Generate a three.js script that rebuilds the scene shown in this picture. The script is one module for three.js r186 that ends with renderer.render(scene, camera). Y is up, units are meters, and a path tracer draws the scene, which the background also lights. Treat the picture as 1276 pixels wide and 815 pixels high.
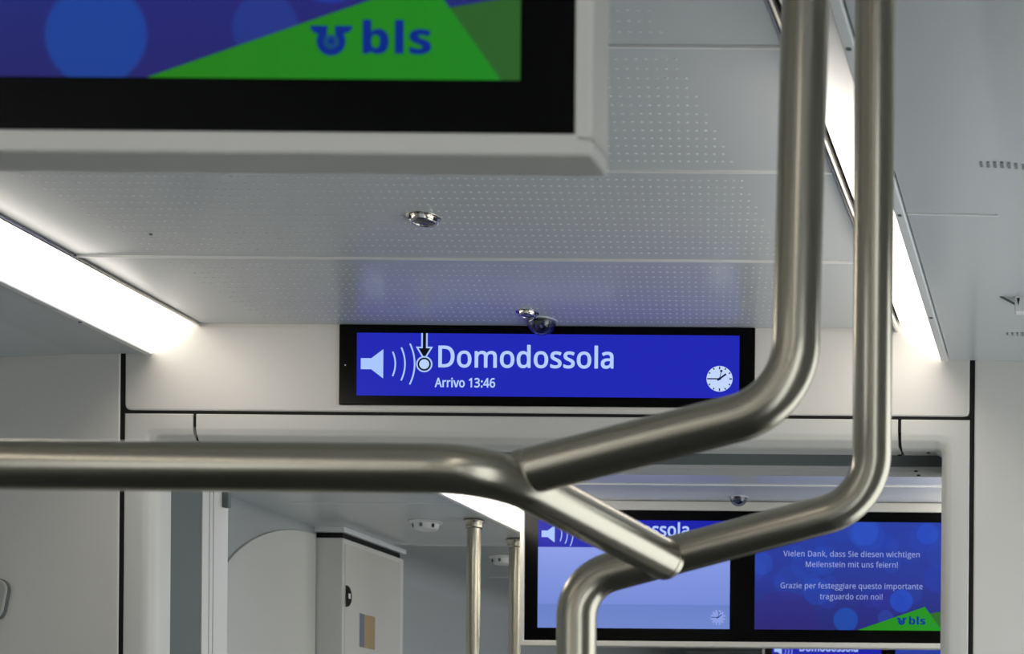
import * as THREE from 'three';
import { RoundedBoxGeometry } from 'three/addons/geometries/RoundedBoxGeometry.js';
import { mergeGeometries, toCreasedNormals } from 'three/addons/utils/BufferGeometryUtils.js';
import { RectAreaLightUniformsLib } from 'three/addons/lights/RectAreaLightUniformsLib.js';

// ---------------------------------------------------------------- camera, sky, exposure
const scene = new THREE.Scene();
const renderer = new THREE.WebGLRenderer({ antialias: true });
renderer.toneMapping = THREE.LinearToneMapping;
renderer.toneMappingExposure = 1.26;
renderer.shadowMap.enabled = true;
RectAreaLightUniformsLib.init();
scene.background = new THREE.Color().setRGB(1.6, 1.68, 1.72);          // even overcast daylight outside the windows

const camera = new THREE.PerspectiveCamera(53.1301, 2690 / 2000, 0.05, 60);   // 26 mm phone lens
camera.position.set(0.953, 1.4, 0);
camera.rotation.z = 0.008;
camera.setViewOffset(2690, 2000, 0, 0, 1276, 815);                      // the photograph is the upper left part of the frame
camera.focus = 2.9;
camera.userData.fStop = camera.getFocalLength() / 5.0;                  // 5 mm entrance pupil
scene.add(camera);

const LAMP = { color: [1.0, 0.93, 0.83], glow: 1.9, light: 3.2 };        // the lit strips
const REAR = { glow: 1.2, light: 2.2 };

// ---------------------------------------------------------------- helpers
const V2 = (x, y) => new THREE.Vector2(x, y), V3 = (x, y, z) => new THREE.Vector3(x, y, z);
const used = new Map();
function numbered(name) {
  const n = used.get(name) ?? 0;
  used.set(name, n + 1);
  return n ? `${name}_${String(n).padStart(3, '0')}` : name;
}
const all = (g) => (Array.isArray(g) ? (g.length === 1 ? g[0] : mergeGeometries(g.map((x) => (x.index ? x.toNonIndexed() : x)))) : g);
function obj(name, geometry, material, parent = scene) {
  const m = new THREE.Mesh(all(geometry), material);
  m.name = parent === scene ? numbered(name) : name;
  if (parent !== scene) {
    let k = 0;
    while (parent.children.some((c) => c.name === m.name)) m.name = `${name}_${String(++k).padStart(3, '0')}`;
  }
  m.castShadow = m.receiveShadow = true;
  parent.add(m);
  return m;
}
function group(name, x = 0, y = 0, z = 0, turn = 0) {
  const g = new THREE.Group();
  g.name = numbered(name);
  g.position.set(x, y, z);
  g.rotation.y = turn;
  scene.add(g);
  return g;
}
function thing(name, label, category, at, repeats) {
  const g = group(name, ...(at ?? []));
  g.userData = { label, category };
  if (repeats) g.userData.group = repeats;
  return g;
}
function dup(source, label, at) {
  const c = source.clone();
  c.name = numbered(source.name.replace(/_\d{3}$/, ''));
  c.userData = { ...source.userData, label };
  c.position.set(...at);
  scene.add(c);
  return c;
}
const structure = (o) => { o.userData.kind = 'structure'; return o; };
const box = (x0, x1, y0, y1, z0, z1) => new THREE.BoxGeometry(x1 - x0, y1 - y0, z1 - z0).translate((x0 + x1) / 2, (y0 + y1) / 2, (z0 + z1) / 2);
const rbox = (x0, x1, y0, y1, z0, z1, r = 0.003, seg = 2) => new RoundedBoxGeometry(x1 - x0, y1 - y0, z1 - z0, seg, r).translate((x0 + x1) / 2, (y0 + y1) / 2, (z0 + z1) / 2);
// a profile in x, y run along z from z0 to z1
function run(points, z0, z1) {
  return toCreasedNormals(new THREE.ExtrudeGeometry(new THREE.Shape(points.map(([x, y]) => V2(x, y))), { depth: z1 - z0, bevelEnabled: false, curveSegments: 8 }).translate(0, 0, z0), 0.5);
}
const lathe = (pts, seg = 32) => new THREE.LatheGeometry(pts.map(([r, y]) => V2(r, y)), seg);
function seeded(seed) { return () => { seed = (seed * 1664525 + 1013904223) >>> 0; return seed / 4294967296; }; }

// ---------------------------------------------------------------- materials
function std(hex, roughness, extra = {}) { return new THREE.MeshPhysicalMaterial({ color: hex, roughness, ...extra }); }
function noiseTexture(n, seed, lo, hi, smear = 1) {
  const rnd = seeded(seed), d = new Uint8Array(n * n * 4);
  for (let y = 0; y < n; y++) for (let x = 0, v = 0; x < n; x++) {
    if (x % smear === 0) v = lo + (hi - lo) * rnd();
    const i = (y * n + x) * 4;
    d[i] = d[i + 1] = d[i + 2] = v; d[i + 3] = 255;
  }
  const t = new THREE.DataTexture(d, n, n);
  t.magFilter = THREE.LinearFilter; t.wrapS = t.wrapT = THREE.RepeatWrapping; t.needsUpdate = true;
  return t;
}
const paint = std(0xe8e5df, 0.42);                     // satin white wall panels
const portalPaint = std(0xe0dfda, 0.36);
const ceilingPaint = std(0xdadee0, 0.22, { specularIntensity: 0.7 });
const outerPaint = std(0xd8dddf, 0.22);
const dotPaint = std(0xe6eaec, 0.4);
const aluminium = std(0xe8e6e2, 0.22, { metalness: 1 });
const stripPaint = std(0xf4f4f2, 0.35);
const dark = std(0x0d0d0d, 0.85);
const rubber = std(0x6a7070, 0.75);
const black = std(0x060606, 0.35);
const bezelBlack = std(0x040404, 0.2, { specularIntensity: 0.22 });
const frameWhite = std(0xdad9d2, 0.4);
const steel = std(0xb9b4a4, 0.27, { metalness: 1 });
const weldSteel = std(0xb0aa9c, 0.34, { metalness: 1 });
const chrome = std(0xd8d4cc, 0.14, { metalness: 1 });
const floorMat = std(0x3a3d40, 0.6, { map: noiseTexture(256, 9, 190, 255) });
const lowerWall = std(0x8e9294, 0.5);
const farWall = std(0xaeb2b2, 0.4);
const housing = std(0xf2f3f3, 0.45);
const glow = (k) => new THREE.MeshStandardMaterial({ color: 0xffffff, roughness: 0.5, emissive: new THREE.Color().setRGB(...LAMP.color), emissiveIntensity: k });
const offDiffuser = std(0xe9e8e3, 0.35);
const windowGlass = new THREE.MeshPhysicalMaterial({ color: 0xffffff, roughness: 0.03, transmission: 1, thickness: 0 });

// ---------------------------------------------------------------- large structure
const HALF = 1.28, TOP = 2.24, NEAR = 2.5, WALL = -2.857, FAR = -10;
{ // floor of both cars
  const g = box(-HALF - 0.04, HALF + 0.04, -0.05, 0, FAR, NEAR);
  g.attributes.uv.array.forEach((v, i, a) => { a[i] = v * (i % 2 ? 12 : 4); });
  structure(obj('floor', g, floorMat));
}
function sideWall(name, s, windows) {
  const X0 = s * HALF, X1 = s * (HALF + 0.05), lo = Math.min(X0, X1), hi = Math.max(X0, X1), parts = [];
  const y0 = 0.75, y1 = 2.0;
  parts.push(box(lo, hi, y1, 2.3, FAR, NEAR));
  let z = NEAR;
  for (const [a, b] of windows) { parts.push(box(lo, hi, y0, y1, a, z)); z = b; }
  parts.push(box(lo, hi, y0, y1, FAR, z));
  const w = structure(group(name));
  obj('upper_panel', parts, farWall, w);
  obj('lower_panel', box(lo, hi, 0, y0, FAR, NEAR), lowerWall, w);
  for (const [a, b] of windows) {
    const win = structure(group(`window_${++sideWall.n}`));
    obj('pane', box(lo + 0.02, lo + 0.026, y0, y1, b, a), windowGlass, win);
    obj('frame', [box(lo + 0.01, hi - 0.01, y0, y0 + 0.02, b, a), box(lo + 0.01, hi - 0.01, y1 - 0.02, y1, b, a), box(lo + 0.01, hi - 0.01, y0, y1, b, b + 0.02), box(lo + 0.01, hi - 0.01, y0, y1, a - 0.02, a)], dark, win);
  }
}
sideWall.n = 0;
sideWall('wall_left', -1, [[2.3, 1.0]]);
sideWall('wall_right', 1, [[2.3, 1.0], [0.2, -0.7], [-1.6, -2.77], [-3.3, -5.2], [-6.0, -7.2]]);
structure(obj('wall_front', box(-HALF - 0.04, HALF + 0.04, 0, 2.3, NEAR, NEAR + 0.05), paint));
structure(obj('wall_far', box(-HALF - 0.04, HALF + 0.04, 0, 2.3, FAR - 0.05, FAR), farWall));

// ceiling: flat central panels with joint strips between them, lower outer panels on both sides
const ceiling = structure(group('ceiling'));
const STEP = 0.356;
obj('roof', box(-HALF - 0.05, HALF + 0.05, 2.285, 2.32, FAR - 0.05, NEAR + 0.05), dark, ceiling);
const panelGeo = rbox(-0.616, 0.616, 0, 0.02, 0.0015, STEP - 0.0015, 0.002);
const stripGeo = rbox(-0.616, 0.616, -0.003, 0.012, -0.002, 0.002, 0.0008);
const dotMatrix = [];
const dotGeo = new THREE.CylinderGeometry(0.0017, 0.0021, 0.0007, 8).translate(0, -0.0002, 0);
{
  for (let r = 0; r < 13; r++) for (let c = -43; c <= 43; c++) {
    const x = (c + (r % 2 ? 0.5 : 0)) * 0.01135;
    if (Math.abs(x) < 0.49) dotMatrix.push([x, 0, 0.032 + r * 0.0243]);
  }
}
for (let k = -21; k < 15; k++) {
  const z = WALL + STEP * k;
  if (z + STEP > WALL + 0.01 - STEP && z < WALL - 0.01) { if (k === -1) continue; }
  if (z + STEP > NEAR + 0.1 || z < FAR - 0.2) continue;
  const p = obj('ceiling_panel', panelGeo, ceilingPaint, ceiling);
  p.position.set(0, TOP, z);
  if (k > 0 || k < -1) obj('joint_strip', stripGeo, stripPaint, ceiling).position.set(0, TOP, z);
  if (k >= 0 && k < 7) {
    const d = new THREE.InstancedMesh(dotGeo, dotPaint, dotMatrix.length);
    dotMatrix.forEach((a, i) => d.setMatrixAt(i, new THREE.Matrix4().makeTranslation(...a)));
    d.name = 'perforation'; d.userData.kind = 'stuff';
    p.add(d);
  }
}
{ // the short panel between the portal of the second car and its first joint
  obj('ceiling_panel', rbox(-0.616, 0.616, TOP, TOP + 0.02, WALL - STEP + 0.0015, -3.1, 0.002), ceilingPaint, ceiling);
}
function outerProfile(s, cove) {
  const p = [[0.7165, 2.186], [0.835, 2.1845], [0.85, 2.1848], [0.876, 2.1821]];
  if (cove === 'far') {
    p.length = 1; p.push([1.2, 2.184]);
    for (let i = 1; i <= 8; i++) { const a = (i / 8) * Math.PI / 2; p.push([1.2 + 0.08 * Math.sin(a), 2.104 + 0.08 * Math.cos(a)]); }
    p.push([1.3, 2.104], [1.3, 2.29]);
  } else if (cove) {
    p.push([1.16, 2.169]);
    for (let i = 1; i <= 8; i++) { const a = (i / 8) * Math.PI / 2; p.push([1.16 + 0.12 * Math.sin(a), 2.049 + 0.12 * Math.cos(a)]); }
    p.push([1.3, 2.049], [1.3, 2.29]);
  } else p.length = 1, p.push([1.3, 2.184], [1.3, 2.29]);
  p.push([0.7165, 2.29]);
  return p.map(([x, y]) => [s * x, y]);
}
for (const s of [-1, 1]) {
  for (let k = -10; k < 8; k++) {
    const z0 = WALL + 0.712 * k, z1 = Math.min(z0 + 0.712, NEAR);
    if (k < 0 && z1 > -3.1) { obj('outer_panel', run(outerProfile(s, false), z0, -3.1), outerPaint, ceiling); continue; }
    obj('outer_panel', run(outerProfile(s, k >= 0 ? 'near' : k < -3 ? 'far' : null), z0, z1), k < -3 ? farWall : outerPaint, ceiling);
    if (k > 0 || k < -1) {
      const st = obj('joint_strip', run((k > 0 ? [[0.7165, 2.1842], [0.838, 2.1827], [0.838, 2.19], [0.7165, 2.19]] : [[0.7165, 2.1842], [1.15, 2.1822], [1.15, 2.19], [0.7165, 2.19]]).map(([x, y]) => [s * x, y]), z0 - 0.002, z0 + 0.002), stripPaint, ceiling);
      st.castShadow = true;
    }
  }
  // narrow metal bead between the central ceiling and the lamp strip, and the dark gap beside it
  obj('edge_bead', rbox(s > 0 ? 0.6175 : -0.6245, s > 0 ? 0.6245 : -0.6175, TOP - 0.005, TOP + 0.03, FAR, NEAR, 0.003), aluminium, ceiling);
}

// end wall of the car with the gangway portal
const wallBack = structure(group('wall_back'));
{
  const r = 0.012, sh = new THREE.Shape();
  sh.moveTo(-0.752, 2.236); sh.lineTo(-0.752, 2.084 + r); sh.quadraticCurveTo(-0.752, 2.084, -0.752 + r, 2.084);
  sh.lineTo(0.752 - r, 2.084); sh.quadraticCurveTo(0.752, 2.084, 0.752, 2.084 + r); sh.lineTo(0.752, 2.236);
  const up = new THREE.ExtrudeGeometry(sh, { depth: 0.012, bevelEnabled: true, bevelThickness: 0.003, bevelSize: 0.003, bevelOffset: -0.003, bevelSegments: 2 });
  obj('header_panel', up.translate(0, 0.001, WALL - 0.015), paint, wallBack);
  obj('header_top', box(-0.752, 0.752, 2.225, 2.285, WALL - 0.018, WALL - 0.0005), paint, wallBack);
  for (const s of [-1, 1]) {
    const a = s * 0.7605, b = s * 1.28;
    obj('side_panel', rbox(Math.min(a, b), Math.max(a, b), 0.0, 2.2, WALL - 0.02, WALL, 0.004), paint, wallBack);
  }
  obj('gasket', [box(-0.7612, -0.7515, 0, 2.2, WALL - 0.018, WALL - 0.0022), box(0.7515, 0.7612, 0, 2.2, WALL - 0.018, WALL - 0.0022), box(-0.7515, 0.7515, 2.0785, 2.0862, WALL - 0.017, WALL - 0.0024)], dark, wallBack);
  obj('backing', [box(-1.3, -0.72, 0, 2.285, WALL - 0.04, WALL - 0.019), box(0.72, 1.3, 0, 2.285, WALL - 0.04, WALL - 0.019), box(-0.72, 0.72, 2.06, 2.285, WALL - 0.04, WALL - 0.019)], dark, wallBack);
}
const OX = 0.701, OY = 2.028, CR = 0.012;
// a section (u = outward from the opening, w = depth) swept along the edge of the opening
function portalPiece(path, section) {
  const n = path.map((p, i) => {
    const dir = (a, b) => V2(b[0] - a[0], b[1] - a[1]).normalize();
    const d0 = i ? dir(path[i - 1], p) : dir(p, path[i + 1]), d1 = i < path.length - 1 ? dir(p, path[i + 1]) : d0;
    const n0 = V2(-d0.y, d0.x), n1 = V2(-d1.y, d1.x), m = n0.clone().add(n1).normalize();
    return m.multiplyScalar(1 / Math.max(0.3, m.dot(n0)));
  });
  const pos = [], S = section.length, at = (i, j) => {
    const [u, w] = section[j % S], q = 1 + (Math.min(1 / Math.max(Math.abs(n[i].x), Math.abs(n[i].y)), 1.42) - 1) * Math.min(1, u / section[0][0]) * (u + CR) / Math.max(u, 1e-6);
    return [path[i][0] + n[i].x * u * q, path[i][1] + n[i].y * u * q, WALL - w];
  };
  for (let i = 0; i + 1 < path.length; i++) for (let j = 0; j < S; j++) {
    const a = at(i, j), b = at(i, j + 1), c = at(i + 1, j), d = at(i + 1, j + 1);
    pos.push(...a, ...b, ...c, ...b, ...d, ...c);
  }
  for (const i of [0, path.length - 1]) for (let j = 1; j + 1 < S; j++) pos.push(...(i ? [...at(i, 0), ...at(i, j + 1), ...at(i, j)] : [...at(i, 0), ...at(i, j), ...at(i, j + 1)]));
  const g = new THREE.BufferGeometry().setAttribute('position', new THREE.Float32BufferAttribute(pos, 3));
  g.setAttribute('uv', new THREE.Float32BufferAttribute(new Float32Array(pos.length / 3 * 2), 2));
  g.computeVertexNormals();
  return toCreasedNormals(g, 0.6);
}
function frameSection(w0, w1, wide, r) {
  const s = [[wide, w0 + 0.002], [wide - 0.002, w0], [r, w0]];
  for (let i = 1; i <= 8; i++) { const a = (i / 8) * Math.PI / 2; s.push([r - r * Math.sin(a), w0 + r - r * Math.cos(a)]); }
  s.push([0, w1], [wide, w1]);
  return s;
}
const SEAM = 0.6275;
function portal(name, w0, w1, wide, r, mat) {
  const g = structure(group(name)), sec = frameSection(w0, w1, wide, r);
  const corner = [];
  for (let i = 0; i <= 6; i++) { const a = Math.PI - (i / 6) * Math.PI / 2; corner.push([-OX + CR + CR * Math.cos(a), OY - CR + CR * Math.sin(a)]); }
  const left = [[-OX, 0], ...corner, [-SEAM - 0.003, OY]];
  obj('frame_corner', portalPiece(left, sec), mat, g);
  obj('frame_corner', portalPiece(left.map(([x, y]) => [-x, y]).reverse(), sec), mat, g);
  obj('lintel', portalPiece([[-SEAM + 0.003, OY], [SEAM - 0.003, OY]], sec), mat, g);
  for (const s of [-1, 1]) obj('seam', [box(s * SEAM - 0.01, s * SEAM + 0.01, OY + r + 0.002, OY + 0.049, WALL - w1 + 0.004, WALL - w0 - 0.003), box(s * SEAM - 0.01, s * SEAM + 0.01, OY + 0.006, OY + 0.049, WALL - w1 + 0.004, WALL - w0 - 0.012)], dark, g);
  return g;
}
const door1 = portal('door_1', 0, 0.058, 0.0515, 0.027, portalPaint);
{
  const holes = [[0.6219, 2.0276, -2.912], [0.6763, 2.0285, -2.89]];
  for (const [x, y, z] of holes) obj('screw', new THREE.CylinderGeometry(0.0035, 0.0035, 0.003, 12).translate(x, y - 0.0005, z), black, door1);
}
const bellows = thing('gangway_bellows', 'dark grey rubber gangway lining just inside the white portal frame', 'gangway', [0, 0, 0]);
obj('side', [box(-0.76, -0.7025, 0, 2.06, -3.019, -2.916)], rubber, bellows);
obj('side', [box(0.7025, 0.76, 0, 2.06, -3.019, -2.916)], rubber, bellows);
obj('top', [box(-0.7025, 0.7025, 2.0295, 2.06, -3.019, -2.916)], rubber, bellows);
{ // portal of the second car, in three narrow bands with seams
  const g = structure(group('door_2'));
  for (const [a, b] of [[3.02, 3.0425], [3.0455, 3.0565], [3.0595, 3.11]]) obj('frame_band', [box(-0.76, -OX, 0, 2.06, -b, -a), box(OX, 0.76, 0, 2.06, -b, -a), box(-OX, OX, OY, 2.06, -b, -a)], portalPaint, g);
  obj('seam', [box(-0.76, -OX - 0.004, 0, 2.06, -3.1, -3.03), box(OX + 0.004, 0.76, 0, 2.06, -3.1, -3.03), box(-OX, OX, OY + 0.004, 2.06, -3.1, -3.03)], dark, g);
  for (const [x, z] of [[0.6373, -3.051], [0.6384, -3.09]]) obj('screw', new THREE.CylinderGeometry(0.0035, 0.0035, 0.003, 12).translate(x, OY - 0.0005, z), black, g);
  obj('bracket', rbox(-OX - 0.001, -OX + 0.012, 1.955, 1.985, -3.1, -3.088, 0.002), rubber, g);
  obj('end_wall', [box(-1.3, -0.75, 0, 2.29, -3.1, -3.06), box(0.75, 1.3, 0, 2.29, -3.1, -3.06), box(-0.76, 0.76, 2.05, 2.29, -3.1, -3.06)], farWall, g);
}
{ // arched panel on the left side wall of the second car
  const sh = new THREE.Shape();
  sh.moveTo(3.2, 0); sh.lineTo(4.665, 0); sh.lineTo(4.665, 2.16);
  for (let i = 1; i <= 20; i++) { const z = 4.665 - i * 0.03, d = (4.665 - z) / 0.62; sh.lineTo(z, 2.16 - 0.42 * (1 - Math.sqrt(Math.max(0, 1 - d * d)))); }
  sh.lineTo(3.2, 1.74);
  const g = new THREE.ExtrudeGeometry(sh, { depth: 0.006, bevelEnabled: true, bevelThickness: 0.002, bevelSize: 0.002, bevelSegments: 2 });
  g.rotateY(Math.PI / 2).translate(-HALF, 0, 0);
  structure(obj('trim_1', g, std(0xd6d6d0, 0.4)));
}

// ---------------------------------------------------------------- lamp strips
function lampStrip(name, label, s, z0, z1, how, fades) {
  const t = thing(name, label, 'ceiling light', [s * 0.665, 2.19, (z0 + z1) / 2], 'lamp strips along the ceiling');
  const L = (z1 - z0) / 2, X = (x) => s * (x - 0.665), Y = (y) => y - 2.19;
  // gently bulging diffuser from the inner edge down to the outer edge
  const p = [];
  for (let i = 0; i <= 8; i++) { const k = i / 8, b = 0.006 * 4 * k * (1 - k); p.push([X(0.632 + 0.068 * k - b * 0.62), Y(2.238 - 0.052 * k - b * 0.78)]); }
  p.push([X(0.7), Y(2.2)], [X(0.66), Y(2.25)], [X(0.632), Y(2.25)]);
  const m = how ? glow(how.glow) : offDiffuser, g = run(p, -L, L);
  if (fades) {                        // the light source inside ends a hand's breadth before the diffuser does
    const n = 128, d = new Uint8Array(n * 4).fill(255);
    for (let i = 0; i < n; i++) { const z = z0 + (i + 0.5) / n * 2 * L, v = 255 * (0.04 + 0.96 * THREE.MathUtils.smoothstep(-z, 1.6, 2.1)); d[i * 4] = d[i * 4 + 1] = d[i * 4 + 2] = v; }
    m.emissiveMap = new THREE.DataTexture(d, n, 1);
    m.emissiveMap.magFilter = THREE.LinearFilter; m.emissiveMap.needsUpdate = true;
    for (let i = 0; i < g.attributes.position.count; i++) g.attributes.uv.setXY(i, (g.attributes.position.getZ(i) + L) / (2 * L), 0.5);
  }
  obj('diffuser', g, m, t);
  obj('outer_trim', rbox(Math.min(X(0.7005), X(0.7135)), Math.max(X(0.7005), X(0.7135)), Y(2.182), Y(2.2), -L, L, 0.002), housing, t);
  obj('housing', run([[X(0.64), Y(2.251)], [X(0.716), Y(2.201)], [X(0.716), Y(2.28)], [X(0.627), Y(2.28)], [X(0.627), Y(2.251)]], -L, L), dark, t);
  for (const k of [-0.62, 0.05, 0.75]) obj('screw', new THREE.CylinderGeometry(0.003, 0.003, 0.002, 10).translate(X(0.707), Y(2.1818), k * L), rubber, t);
  if (how) {
    const l = new THREE.RectAreaLight(new THREE.Color().setRGB(...LAMP.color), how.light, 2 * L - (fades ? 0.39 : 0.12), 0.07);
    l.name = 'lamp_glow';
    l.position.set(X(0.657), Y(2.202), fades ? -0.135 : 0.055);
    t.add(l);
    l.lookAt(t.position.x + l.position.x - s * 0.6, t.position.y + l.position.y - 0.78, t.position.z + l.position.z);
  }
  return t;
}
lampStrip('ceiling_light', 'bright lamp strip at the left of the ceiling, slanting down to the white end wall', -1, -2.852, -1.82, LAMP);
lampStrip('ceiling_light', 'unlit stretch of lamp strip on the left, hidden above the near monitor', -1, -1.816, -0.75, null);
lampStrip('ceiling_light', 'glowing lamp strip at the right edge of the ceiling, partly behind the steel poles', 1, -2.852, -1.5, LAMP, true);
lampStrip('ceiling_light', 'unlit grey-white stretch of lamp strip between the two poles at the top', 1, -1.496, -0.75, null);
for (const s of [-1, 1]) {
  lampStrip('ceiling_light', s < 0 ? 'lamp strip on the left of the ceiling behind the viewer' : 'lamp strip on the right of the ceiling behind the viewer', s, -0.746, 2.48, REAR);
  lampStrip('ceiling_light', s < 0 ? 'lamp strip beyond the gangway, showing left of the far monitor' : 'lamp strip on the right of the ceiling beyond the gangway', s, -7.4, -3.12, { glow: LAMP.glow, light: 6 });
}

// ---------------------------------------------------------------- screens' pictures
function picture(w, h, draw) {
  const c = document.createElement('canvas');
  c.width = w; c.height = h;
  draw(c.getContext('2d'));
  const t = new THREE.CanvasTexture(c);
  t.colorSpace = THREE.SRGBColorSpace;
  t.magFilter = THREE.LinearFilter;
  return t;
}
const shown = (t, k = 1) => new THREE.MeshPhysicalMaterial({ color: 0x030304, roughness: 0.3, specularIntensity: 0.15, emissive: 0xffffff, emissiveMap: t, emissiveIntensity: 0.79 * k });
function fitText(c, text, x, y, width, size, bold = 0, font = 'sans-serif', align = 'left', weight = '') {
  c.save();
  c.font = `${weight}${size}px ${font}`;
  const w = c.measureText(text).width, k = width / w;
  c.translate(align === 'center' ? x - width / 2 : x, y);
  c.scale(k, 1);
  c.textAlign = 'left'; c.textBaseline = 'alphabetic';
  c.fillText(text, 0, 0);
  if (bold) { c.lineWidth = bold; c.lineJoin = 'round'; c.strokeText(text, 0, 0); }
  c.restore();
}
function speaker(c, x, y, k) {        // loudspeaker with three sound waves
  c.beginPath();
  for (const [i, [a, b]] of [[0, -7], [13, -7], [28, -18.5], [28, 18.5], [13, 7], [0, 7]].entries()) i ? c.lineTo(x + a * k, y + b * k) : c.moveTo(x + a * k, y + b * k);
  c.closePath(); c.fill();
  c.lineWidth = 2.1 * k; c.lineCap = 'butt';
  for (const [cx, r, a] of [[6, 37, 0.43], [7, 48, 0.45], [9, 58, 0.46]]) { c.beginPath(); c.arc(x + cx * k, y, r * k, -a, a); c.stroke(); }
}
function clock(c, x, y, r, face, ink) {
  c.fillStyle = face; c.beginPath(); c.arc(x, y, r, 0, 7); c.fill();
  c.strokeStyle = c.fillStyle = ink;
  for (let i = 0; i < 12; i++) {
    const a = i * Math.PI / 6, k = i % 3 ? 0.82 : 0.74;
    c.lineWidth = r * 0.09; c.beginPath(); c.moveTo(x + Math.cos(a) * r * k, y + Math.sin(a) * r * k); c.lineTo(x + Math.cos(a) * r * 0.95, y + Math.sin(a) * r * 0.95); c.stroke();
  }
  const hand = (deg, back, out, w) => { const a = (deg - 90) * Math.PI / 180; c.lineWidth = r * w; c.beginPath(); c.moveTo(x - Math.cos(a) * r * back, y - Math.sin(a) * r * back); c.lineTo(x + Math.cos(a) * r * out, y + Math.sin(a) * r * out); c.stroke(); };
  hand(53, 0.2, 0.62, 0.13); hand(270, 0.12, 0.9, 0.09); hand(12, 0, 0.72, 0.045);
  c.beginPath(); c.arc(x + Math.sin(0.21) * r * 0.62, y - Math.cos(0.21) * r * 0.62, r * 0.09, 0, 7); c.fill();
  c.beginPath(); c.arc(x, y, r * 0.1, 0, 7); c.fill();
}
const INK = '#a9c6ff';
const signPicture = picture(1904, 316, (c) => {
  c.fillStyle = '#2128b4'; c.fillRect(0, 0, 1904, 316);
  c.fillStyle = c.strokeStyle = INK;
  speaker(c, 20, 156, 4);
  // route marker: arrow coming down into a stop
  c.lineJoin = 'miter';
  const arrow = [[324, -12], [324, 72], [300, 72], [336, 132], [372, 72], [348, 72], [348, -12]];
  c.beginPath(); arrow.forEach(([x, y], i) => (i ? c.lineTo(x, y) : c.moveTo(x, y)));
  c.fillStyle = '#0a0d18'; c.fill(); c.lineWidth = 8; c.strokeStyle = INK; c.stroke();
  c.fillStyle = INK; c.beginPath(); c.arc(336, 156, 41, 0, 7); c.fill();
  c.fillStyle = '#0a0d18'; c.beginPath(); c.arc(336, 156, 33, 0, 7); c.fill();
  c.fillStyle = '#b9d3ff'; c.beginPath(); c.arc(336, 156, 25, 0, 7); c.fill();
  c.fillStyle = c.strokeStyle = '#b4cdff';
  fitText(c, 'Domodossola', 394, 169, 893, 146, 5);
  fitText(c, 'Arrivo 13:46', 390, 270, 301, 62, 3);
  clock(c, 1806, 218, 65, '#c2d6ff', '#10183c');
});
function emblem(c, x, y, k, ink, dot) {       // winged horn mark: two flat wings over a round bowl with a small dot
  c.fillStyle = ink;
  c.beginPath();
  c.moveTo(x - 25 * k, y - 17 * k); c.lineTo(x - 4 * k, y - 17 * k); c.lineTo(x - 5 * k, y - 9 * k);
  c.arc(x, y + 1 * k, 8.5 * k, -2.2, -0.94, true);
  c.lineTo(x + 4 * k, y - 17 * k); c.lineTo(x + 25 * k, y - 17 * k);
  c.quadraticCurveTo(x + 24 * k, y - 9 * k, x + 16 * k, y - 8.5 * k);
  c.arc(x, y + 1 * k, 17 * k, -0.5, Math.PI + 0.5, false);
  c.quadraticCurveTo(x - 24 * k, y - 9 * k, x - 25 * k, y - 17 * k);
  c.closePath(); c.fill();
  c.fillStyle = dot; c.beginPath(); c.arc(x, y + 1 * k, 8 * k, 0, 7); c.fill();
  c.fillStyle = ink; c.beginPath(); c.arc(x, y + 1 * k, 3.4 * k, 0, 7); c.fill();
}
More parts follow.
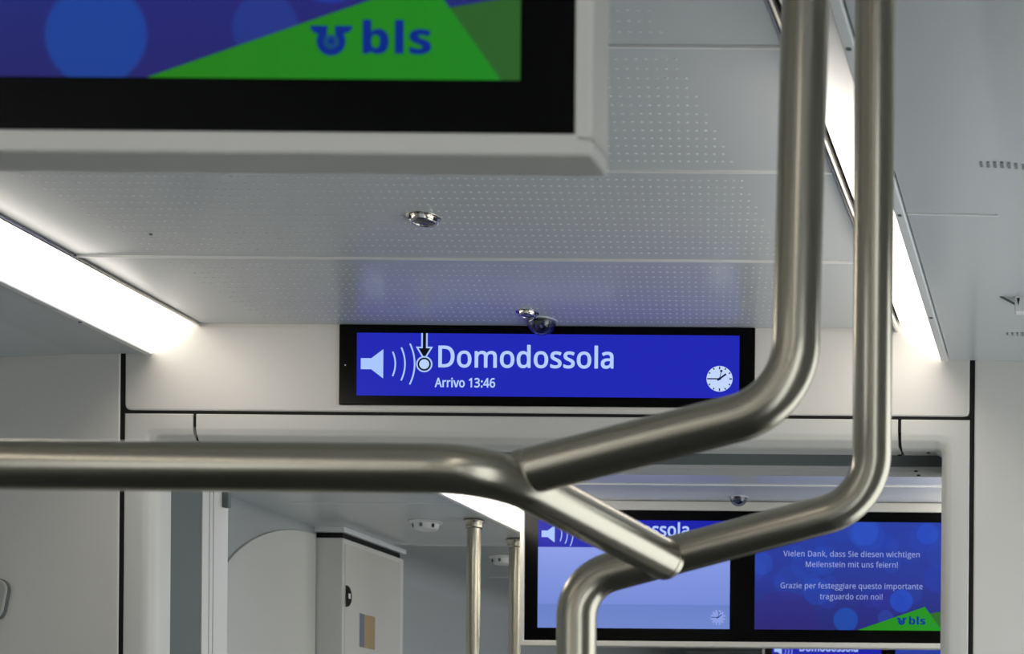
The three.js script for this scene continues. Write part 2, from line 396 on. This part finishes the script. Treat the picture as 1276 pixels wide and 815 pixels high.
const messagePicture = picture(1024, 576, (c) => {
  const bg = c.createLinearGradient(0, 0, 0, 576);
  bg.addColorStop(0, '#2a3fa2'); bg.addColorStop(0.55, '#2b3a94'); bg.addColorStop(1, '#2a2c74');
  c.fillStyle = bg; c.fillRect(0, 0, 1024, 576);
  const rnd = seeded(21);
  for (let i = 0; i < 34; i++) {
    const x = rnd() * 1024, y = rnd() * 430, r = 30 + rnd() * 60;
    c.fillStyle = `rgba(${30 + rnd() * 30},${70 + rnd() * 30},${190 + rnd() * 30},${0.07 + rnd() * 0.16})`;
    c.beginPath(); c.arc(x, y, r, 0, 7); c.fill();
  }
  c.fillStyle = 'rgba(58,40,120,0.35)'; c.beginPath(); c.arc(150, 560, 190, 0, 7); c.fill();
  c.fillStyle = 'rgba(50,40,130,0.3)'; c.beginPath(); c.arc(690, 520, 160, 0, 7); c.fill();
  const soft = (x, y, r, col) => { const g = c.createRadialGradient(x, y, r * 0.9, x, y, r); g.addColorStop(0, col); g.addColorStop(1, col.replace(/[\d.]+\)$/, '0)')); c.fillStyle = g; c.beginPath(); c.arc(x, y, r, 0, 7); c.fill(); };
  soft(486, 522, 68, 'rgba(34,82,178,0.75)');
  soft(782, 418, 64, 'rgba(36,86,214,0.6)');
  soft(590, 60, 70, 'rgba(40,92,214,0.3)');
  soft(920, 60, 60, 'rgba(40,92,224,0.35)');
  soft(330, 372, 75, 'rgba(40,84,200,0.3)');
  soft(700, 510, 44, 'rgba(46,84,180,0.4)');
  // two green sheets in the corner
  c.fillStyle = '#33682f';
  c.beginPath(); c.moveTo(925, 486); c.lineTo(1024, 468); c.lineTo(1024, 576); c.lineTo(996, 576); c.closePath(); c.fill();
  const gr = c.createLinearGradient(560, 0, 1000, 0);
  gr.addColorStop(0, '#2a8a1c'); gr.addColorStop(1, '#259128');
  c.fillStyle = gr;
  c.beginPath(); c.moveTo(550, 576); c.lineTo(908, 449); c.lineTo(1000, 576); c.closePath(); c.fill();
  emblem(c, 784, 527, 1.08, '#0e2f92', '#1c4f86');
  c.fillStyle = c.strokeStyle = '#0e2f92';
  fitText(c, 'bls', 819, 543, 94, 56, 1, 'sans-serif', 'left', 'bold ');
  c.fillStyle = c.strokeStyle = '#98a3d8';
  fitText(c, 'Vielen Dank, dass Sie diesen wichtigen', 516, 186, 730, 42, 0, 'sans-serif', 'center');
  fitText(c, 'Meilenstein mit uns feiern!', 516, 242, 498, 42, 0, 'sans-serif', 'center');
  fitText(c, 'Grazie per festeggiare questo importante', 516, 356, 762, 42, 0, 'sans-serif', 'center');
  fitText(c, 'traguardo con noi!', 516, 413, 338, 42, 0, 'sans-serif', 'center');
});
const routePicture = picture(1024, 576, (c) => {
  const g = c.createLinearGradient(0, 144, 0, 576);
  g.addColorStop(0, '#8a9de6'); g.addColorStop(0.7, '#778cd6'); g.addColorStop(0.71, '#6c82c8'); g.addColorStop(1, '#7187cc');
  c.fillStyle = g; c.fillRect(0, 0, 1024, 576);
  c.fillStyle = '#1c22a8'; c.fillRect(0, 0, 1024, 146);
  c.fillStyle = c.strokeStyle = INK;
  speaker(c, 18, 76, 2.5);
  c.fillStyle = c.strokeStyle = '#b4cdff';
  fitText(c, 'Domodossola', 250, 84, 560, 96, 4);
  clock(c, 962, 514, 40, '#8a9ee2', '#33427c');
});

// ---------------------------------------------------------------- destination sign in the header of the end wall
{
  const t = thing('destination_sign', 'long blue display reading Domodossola in a black bezel on the end wall', 'display', [0, 2.1665, WALL]);
  obj('bezel', rbox(-0.3695, 0.3695, -0.0695, 0.0732, -0.012, 0.004, 0.0015), bezelBlack, t);
  const sc = obj('screen', new THREE.PlaneGeometry(0.68, 0.1115).translate(0.0025, 0.0025, 0.0045), shown(signPicture), t);
  obj('sensor', new THREE.CylinderGeometry(0.0012, 0.0012, 0.001, 8).rotateX(Math.PI / 2).translate(-0.358, 0.0005, 0.0042), housing, t);
}

// ---------------------------------------------------------------- twin monitors hanging from the ceiling
function makeMonitor(label) {
  const t = thing('monitor', label, 'monitor', [0, 2.238, -4.51], 'twin monitors hanging across the ceiling');
  obj('case', [rbox(-0.625, 0.625, -0.4095, -0.394, -0.037, 0, 0.003), rbox(-0.625, 0.625, -0.026, 0, -0.037, 0, 0.003), rbox(-0.625, -0.612, -0.402, -0.02, -0.037, 0, 0.003), rbox(0.612, 0.625, -0.402, -0.02, -0.037, 0, 0.003), box(-0.62, 0.62, -0.402, -0.02, -0.036, -0.012)], frameWhite, t);
  obj('bezel', box(-0.613, 0.613, -0.395, -0.025, -0.013, -0.003), bezelBlack, t);
  obj('screen', new THREE.PlaneGeometry(0.54, 0.304).translate(-0.3045, -0.2065, -0.0025), shown(routePicture), t);
  obj('screen', new THREE.PlaneGeometry(0.54, 0.304).translate(0.3055, -0.2065, -0.0025), shown(messagePicture), t);
  return t;
}
const monitor = makeMonitor('twin monitor beyond the gangway showing thank-you text and a route page');
monitor.children[2].userData.label = 'pale blue route page with dark blue header';
monitor.children[3].userData.label = 'thank-you message in German and Italian with green corner';
const nearMonitor = dup(monitor, 'large blurred monitor at the top left with green corner and bls logo', [0, 2.238, -1.07]);
nearMonitor.children.slice(2).forEach((m) => { m.material = m.material.clone(); m.material.emissiveIntensity = 0.61; });   // this unit runs dimmer
dup(monitor, 'third and farthest monitor, barely showing under the far thank-you screen', [0, 2.238, -7.95]);

// ---------------------------------------------------------------- steel handrail in front of the gangway
class Path extends THREE.Curve {          // straight runs joined by round bends
  constructor(points, radii) {
    super();
    this.pieces = []; this.total = 0;
    const add = (f, len) => { this.pieces.push([this.total, len, f]); this.total += len; };
    let from = points[0];
    const line = (a, b) => { const len = a.distanceTo(b); if (len > 1e-6) add((k) => a.clone().lerp(b, k), len); };
    for (let i = 1; i + 1 < points.length; i++) {
      const p = points[i], u = points[i - 1].clone().sub(p).normalize(), v = points[i + 1].clone().sub(p).normalize(), r = radii[i - 1];
      const half = Math.acos(THREE.MathUtils.clamp(u.dot(v), -1, 1)) / 2, cut = r / Math.tan(half);
      const a = p.clone().addScaledVector(u, cut), b = p.clone().addScaledVector(v, cut), mid = u.clone().add(v).normalize(), c = p.clone().addScaledVector(mid, r / Math.sin(half));
      line(from, a);
      const ca = a.clone().sub(c), sweep = Math.PI - 2 * half, axis = ca.clone().cross(b.clone().sub(c)).normalize();
      add((k) => ca.clone().applyAxisAngle(axis, sweep * k).add(c), r * sweep);
      from = b;
    }
    line(from, points[points.length - 1]);
  }
  getPoint(t) {
    const s = t * this.total;
    const p = this.pieces.find(([at, len]) => s <= at + len + 1e-9) ?? this.pieces[this.pieces.length - 1];
    return p[2](THREE.MathUtils.clamp((s - p[0]) / p[1], 0, 1));
  }
  getPointAt(t) { return this.getPoint(t); }
  getTangentAt(t) { const d = 2e-4, a = this.getPoint(Math.max(0, t - d)), b = this.getPoint(Math.min(1, t + d)); return b.sub(a).normalize(); }
  getTangent(t) { return this.getTangentAt(t); }
}
const tube = (points, radii, r, seg = 220) => new THREE.TubeGeometry(new Path(points, radii), seg, r, 28);
function bead(at, axis, r, thick) {
  const g = new THREE.TorusGeometry(r, thick, 10, 36);
  g.applyQuaternion(new THREE.Quaternion().setFromUnitVectors(V3(0, 0, 1), axis.clone().normalize()));
  return g.translate(at.x, at.y, at.z);
}
{
  const O = V3(0.6, 0, -1.4), R = (x, y, z) => V3(x, y, z).sub(O);
  const t = thing('handrail', 'branching brushed steel handrail with two bent ceiling poles in front of the gangway', 'handrail', O.toArray());
  // long rail: comes from the left, bends away and runs back to the second pole
  const railEnd = R(0.5577, 1.6275, -1.527);
  obj('long_rail', tube([R(-0.42, 2.238, -1.267), R(-0.42, 1.66, -1.267), R(0.489, 1.6595, -1.267), railEnd], [0.07, 0.062], 0.0195, 320), steel, t);
  // first pole: from the ceiling, bent into the cross rail that meets the long rail
  const crossEnd = R(0.4991, 1.6629, -1.3), crossCorner = R(0.7233, 1.7163, -1.28);
  obj('ceiling_pole', tube([R(0.7345, 2.2, -1.27), crossCorner, crossEnd], [0.064], 0.0187, 260), steel, t);
  // second pole: from the ceiling, bent into the second rail, bent again into the post
  obj('ceiling_pole', tube([R(0.7654, 2.2, -1.43), R(0.75, 1.6882, -1.55), R(0.4724, 1.6073, -1.53), R(0.4711, 0, -1.53)], [0.062, 0.045], 0.0185, 520), steel, t);
  const cd = crossEnd.clone().sub(crossCorner).normalize();
  obj('weld', bead(R(0.5077, 1.6648, -1.2995), cd, 0.0184, 0.0012), weldSteel, t);
  obj('weld', bead(R(0.5555, 1.6281, -1.5205), V3(0.08, -0.032, -0.27), 0.0188, 0.0014), weldSteel, t);
  for (const [x, z, y] of [[0.7345, -1.27, 2.1875], [0.765, -1.433, 2.1865], [-0.42, -1.267, TOP]]) obj('ceiling_flange', lathe([[0.019, -0.03], [0.024, -0.03], [0.026, -0.026], [0.026, -0.006], [0.042, -0.004], [0.042, 0], [0.019, 0]]).translate(x - O.x, y - O.y, z - O.z), steel, t);
  obj('floor_flange', lathe([[0.019, 0], [0.045, 0], [0.045, 0.006], [0.026, 0.008], [0.024, 0.03], [0.019, 0.03]]).translate(0.4711 - O.x, 0, -1.53 - O.z), steel, t);
}
function farPole(label, x, z) {
  const top = 2.1815, t = thing('grab_pole', label, 'pole', [x, 0, z], 'poles beyond the gangway');
  obj('tube', new THREE.CylinderGeometry(0.0185, 0.0185, top, 28).translate(0, top / 2, 0), steel, t);
  obj('ceiling_flange', lathe([[0.0185, -0.022], [0.0225, -0.022], [0.0235, -0.018], [0.0235, -0.005], [0.028, -0.004], [0.028, 0.002], [0.0185, 0.002]]).translate(0, top, 0), steel, t);
  obj('floor_flange', lathe([[0.0185, 0], [0.04, 0], [0.04, 0.006], [0.025, 0.01], [0.0185, 0.012]]), steel, t);
}
farPole('nearer steel pole seen left of the far monitor', -0.762, -4.53);
farPole('farther steel pole right beside the edge of the far monitor', -0.764, -4.87);

// ---------------------------------------------------------------- small ceiling fittings
function domeCamera(label, x, z) {
  const t = thing('dome_camera', label, 'camera', [x, TOP, z], 'camera domes on the ceiling');
  obj('base_ring', lathe([[0.024, 0.0005], [0.0285, 0.0005], [0.0285, -0.001], [0.0275, -0.0018], [0.024, -0.0018]], 36), outerPaint, t);
  obj('dome', new THREE.SphereGeometry(0.0248, 32, 16, 0, Math.PI * 2, Math.PI / 2, Math.PI / 2).translate(0, -0.001, 0), new THREE.MeshPhysicalMaterial({ color: 0xc8ccd6, roughness: 0.03, transmission: 1, thickness: 0, ior: 1.6 }), t);
  const eye = obj('eyeball', new THREE.SphereGeometry(0.015, 24, 14).translate(0, -0.005, 0), black, t);
  obj('lens', new THREE.CylinderGeometry(0.0065, 0.0075, 0.008, 20).rotateX(Math.PI / 2 - 0.5).translate(0, -0.011, 0.0135), chrome, eye);
  for (const s of [-1, 1]) obj('infrared_lamp', new THREE.SphereGeometry(0.0042, 14, 10).translate(s * 0.0125, -0.007, 0.0115), housing, eye);
}
domeCamera('small dome camera overlapping the top edge of the Domodossola sign', 0, -2.822);
domeCamera('small dome camera above the top edge of the far twin monitor', 0, -4.455);
function spotlight(label, x, z, k) {
  const t = thing('ceiling_spotlight', label, 'spotlight', [x, TOP, z], 'small chrome fittings on the ceiling');
  obj('flange', lathe([[0.019, 0.0005], [0.027, 0.0005], [0.0272, -0.0008], [0.026, -0.002], [0.019, -0.002]].map(([r, y]) => [r * k, y * k]), 40), chrome, t);
  obj('rim', lathe([[0.0225, -0.001], [0.0218, -0.008], [0.0195, -0.0105], [0.0175, -0.0105], [0.0165, -0.008], [0.0165, -0.001]].map(([r, y]) => [r * k, y * k]), 40), chrome, t);
  obj('lens', lathe([[0, -0.0095], [0.01, -0.0092], [0.0168, -0.0078], [0.0168, -0.006], [0, -0.006]].map(([r, y]) => [r * k, y * k]), 32), std(0x55524c, 0.15), t);
  for (let i = 0; i < 6; i++) {
    const a = i * Math.PI / 3 + 0.25;
    obj('grip', rbox(-0.0035 * k, 0.0035 * k, -0.0085 * k, -0.0025 * k, 0.0205 * k, 0.0232 * k, 0.0006).rotateY(a), i % 2 ? black : housing, t);
  }
}
spotlight('small round chrome fitting alone in the middle of the ceiling', -0.003, -2.323, 0.88);
spotlight('small round chrome fitting just behind the camera dome at the sign', -0.008, -2.775, 0.72);
function detector(label, x, z) {
  const y = 2.1845, t = thing('smoke_detector', label, 'detector', [x, y, z], 'white fittings on the far ceiling');
  obj('base', lathe([[0, 0.002], [0.047, 0.002], [0.047, -0.003], [0.038, -0.006], [0, -0.006]], 36), housing, t);
  obj('body', lathe([[0.037, -0.004], [0.033, -0.02], [0.029, -0.024], [0, -0.025]], 36), housing, t);
  for (const a of [-0.95, 0, 0.95]) obj('slot', rbox(-0.004, 0.004, -0.019, -0.008, 0.0335, 0.0365, 0.001).rotateY(a), a ? black : rubber, t);
}
detector('white ceiling detector beyond the gangway, left of the nearer far pole', -0.914, -4.57);
detector('white ceiling detector farther back between the two far poles', -0.93, -5.23);
const outerY = (x) => 2.1835 - (x - 0.845) * 0.046;
const slotGrey = std(0x8d9394, 0.7);
function vent(label, x, z, n, pitch, len) {
  const t = thing('ceiling_vent', label, 'vent', [x, outerY(x), z], 'slot rows in the right ceiling panel');
  for (let i = 0; i < n; i++) obj('slot', rbox(-0.0019, 0.0019, -0.0004, 0.003, -len / 2, len / 2, 0.0003).translate(i * pitch, -i * pitch * 0.046, 0), slotGrey, t);
}
vent('row of short dark vent slots in the upper right ceiling', 0.826, -1.975, 20, 0.0086, 0.017);
vent('small faint row of vent slots in the right ceiling near the end wall', 0.826, -2.69, 16, 0.0085, 0.016);
{
  const x = 0.846, t = thing('ceiling_latch', 'small white latch with thin pin and black arrow on the right ceiling', 'latch', [x, outerY(x), -2.49]);
  obj('block', rbox(0.0005, 0.034, -0.0225, 0.002, -0.018, 0, 0.002), housing, t);
  obj('pin', new THREE.CylinderGeometry(0.0018, 0.0018, 0.026, 10).rotateZ(1.09).translate(-0.011, -0.004, -0.003), rubber, t);
  const tri = new THREE.Shape([V2(0.0035, -0.0015), V2(0.0085, -0.0015), V2(0.0062, -0.0145)]);
  obj('arrow_mark', new THREE.ExtrudeGeometry(tri, { depth: 0.0006, bevelEnabled: false }).translate(0, 0, 0), black, t);
}
obj('ceiling_screw', new THREE.CylinderGeometry(0.0022, 0.0022, 0.002, 12).translate(0, 0.0004, 0), rubber).position.set(-0.444, TOP - 0.001, -2.403);
scene.children[scene.children.length - 1].userData = { label: 'tiny dark screw head in the ceiling near the left lamp strip', category: 'screw' };

// ---------------------------------------------------------------- wall fittings
{
  const t = thing('wall_latch', 'grey rounded plate on the left wall panel, cut off by the left edge', 'latch', [-1, 1.75, WALL]);
  const plate = (k, d, z, mat, name) => {
    const s = new THREE.Shape();
    s.moveTo(-0.03 - k, 0.047 + k); s.lineTo(0.032, 0.028 + k); s.quadraticCurveTo(0.047 + k, 0.024 + k, 0.0445 + k, 0.008);
    s.lineTo(0.0385 + k, -0.022); s.quadraticCurveTo(0.036 + k, -0.034 - k, 0.026, -0.037 - k); s.lineTo(-0.03 - k, -0.05 - k);
    obj(name, new THREE.ExtrudeGeometry(s, { depth: d, bevelEnabled: true, bevelThickness: 0.003, bevelSize: 0.003, bevelSegments: 3 }).translate(0, 0, z), mat, t);
  };
  plate(0, 0.007, 0.003, std(0xb9b9b3, 0.5), 'plate');
  plate(0.0016, 0.003, 0.003, rubber, 'rim');
}
{ // cabinet standing against the left wall of the second car
  const x0 = -HALF, x1 = -1.195, z0 = -5.09, z1 = -4.672, t = thing('cabinet', 'tall narrow white cabinet with round lock and sticker beyond the gangway', 'cabinet', [(x0 + x1) / 2, 0, (z0 + z1) / 2]);
  const cx = (x0 + x1) / 2, cz = (z0 + z1) / 2;
  const B = (a, b, c, d, e, f, r) => rbox(a - cx, b - cx, c, d, e - cz, f - cz, r);
  obj('body', B(x0 - 0.002, x1, 0, 2.154, z0, z1, 0.006), std(0xe2e2de, 0.45), t);
  obj('top_gap', B(x0, x1 - 0.008, 2.152, 2.172, z0 + 0.01, z1 - 0.012, 0.001), dark, t);
  obj('top_trim', B(x0, x1 + 0.004, 2.17, 2.2, z0 - 0.01, z1 + 0.004, 0.003), housing, t);
  obj('door', B(x1 - 0.004, x1 + 0.003, 0.05, 2.138, z0 + 0.03, z1 - 0.006, 0.003), std(0xd6d5ce, 0.4), t);
  const lock = obj('lock', new THREE.CylinderGeometry(0.031, 0.031, 0.006, 28, 1, false, Math.PI / 2, Math.PI).rotateZ(Math.PI / 2).translate(x1 + 0.005 - cx, 1.985, -4.68 - cz), dark, t);
  obj('keyhole', B(x1 + 0.007, x1 + 0.0095, 1.979, 1.994, -4.7, -4.688, 0.001), housing, lock);
  const st = obj('sticker', B(x1 + 0.0025, x1 + 0.0042, 1.846, 1.946, -4.876, -4.773, 0.0005), std(0xb39d76, 0.6), t);
  st.userData.label = 'beige sticker with grey-blue edge';
  obj('sticker_edge', B(x1 + 0.0035, x1 + 0.0046, 1.846, 1.946, -4.803, -4.773, 0.0004), std(0x767f92, 0.6), st);
}

renderer.render(scene, camera);
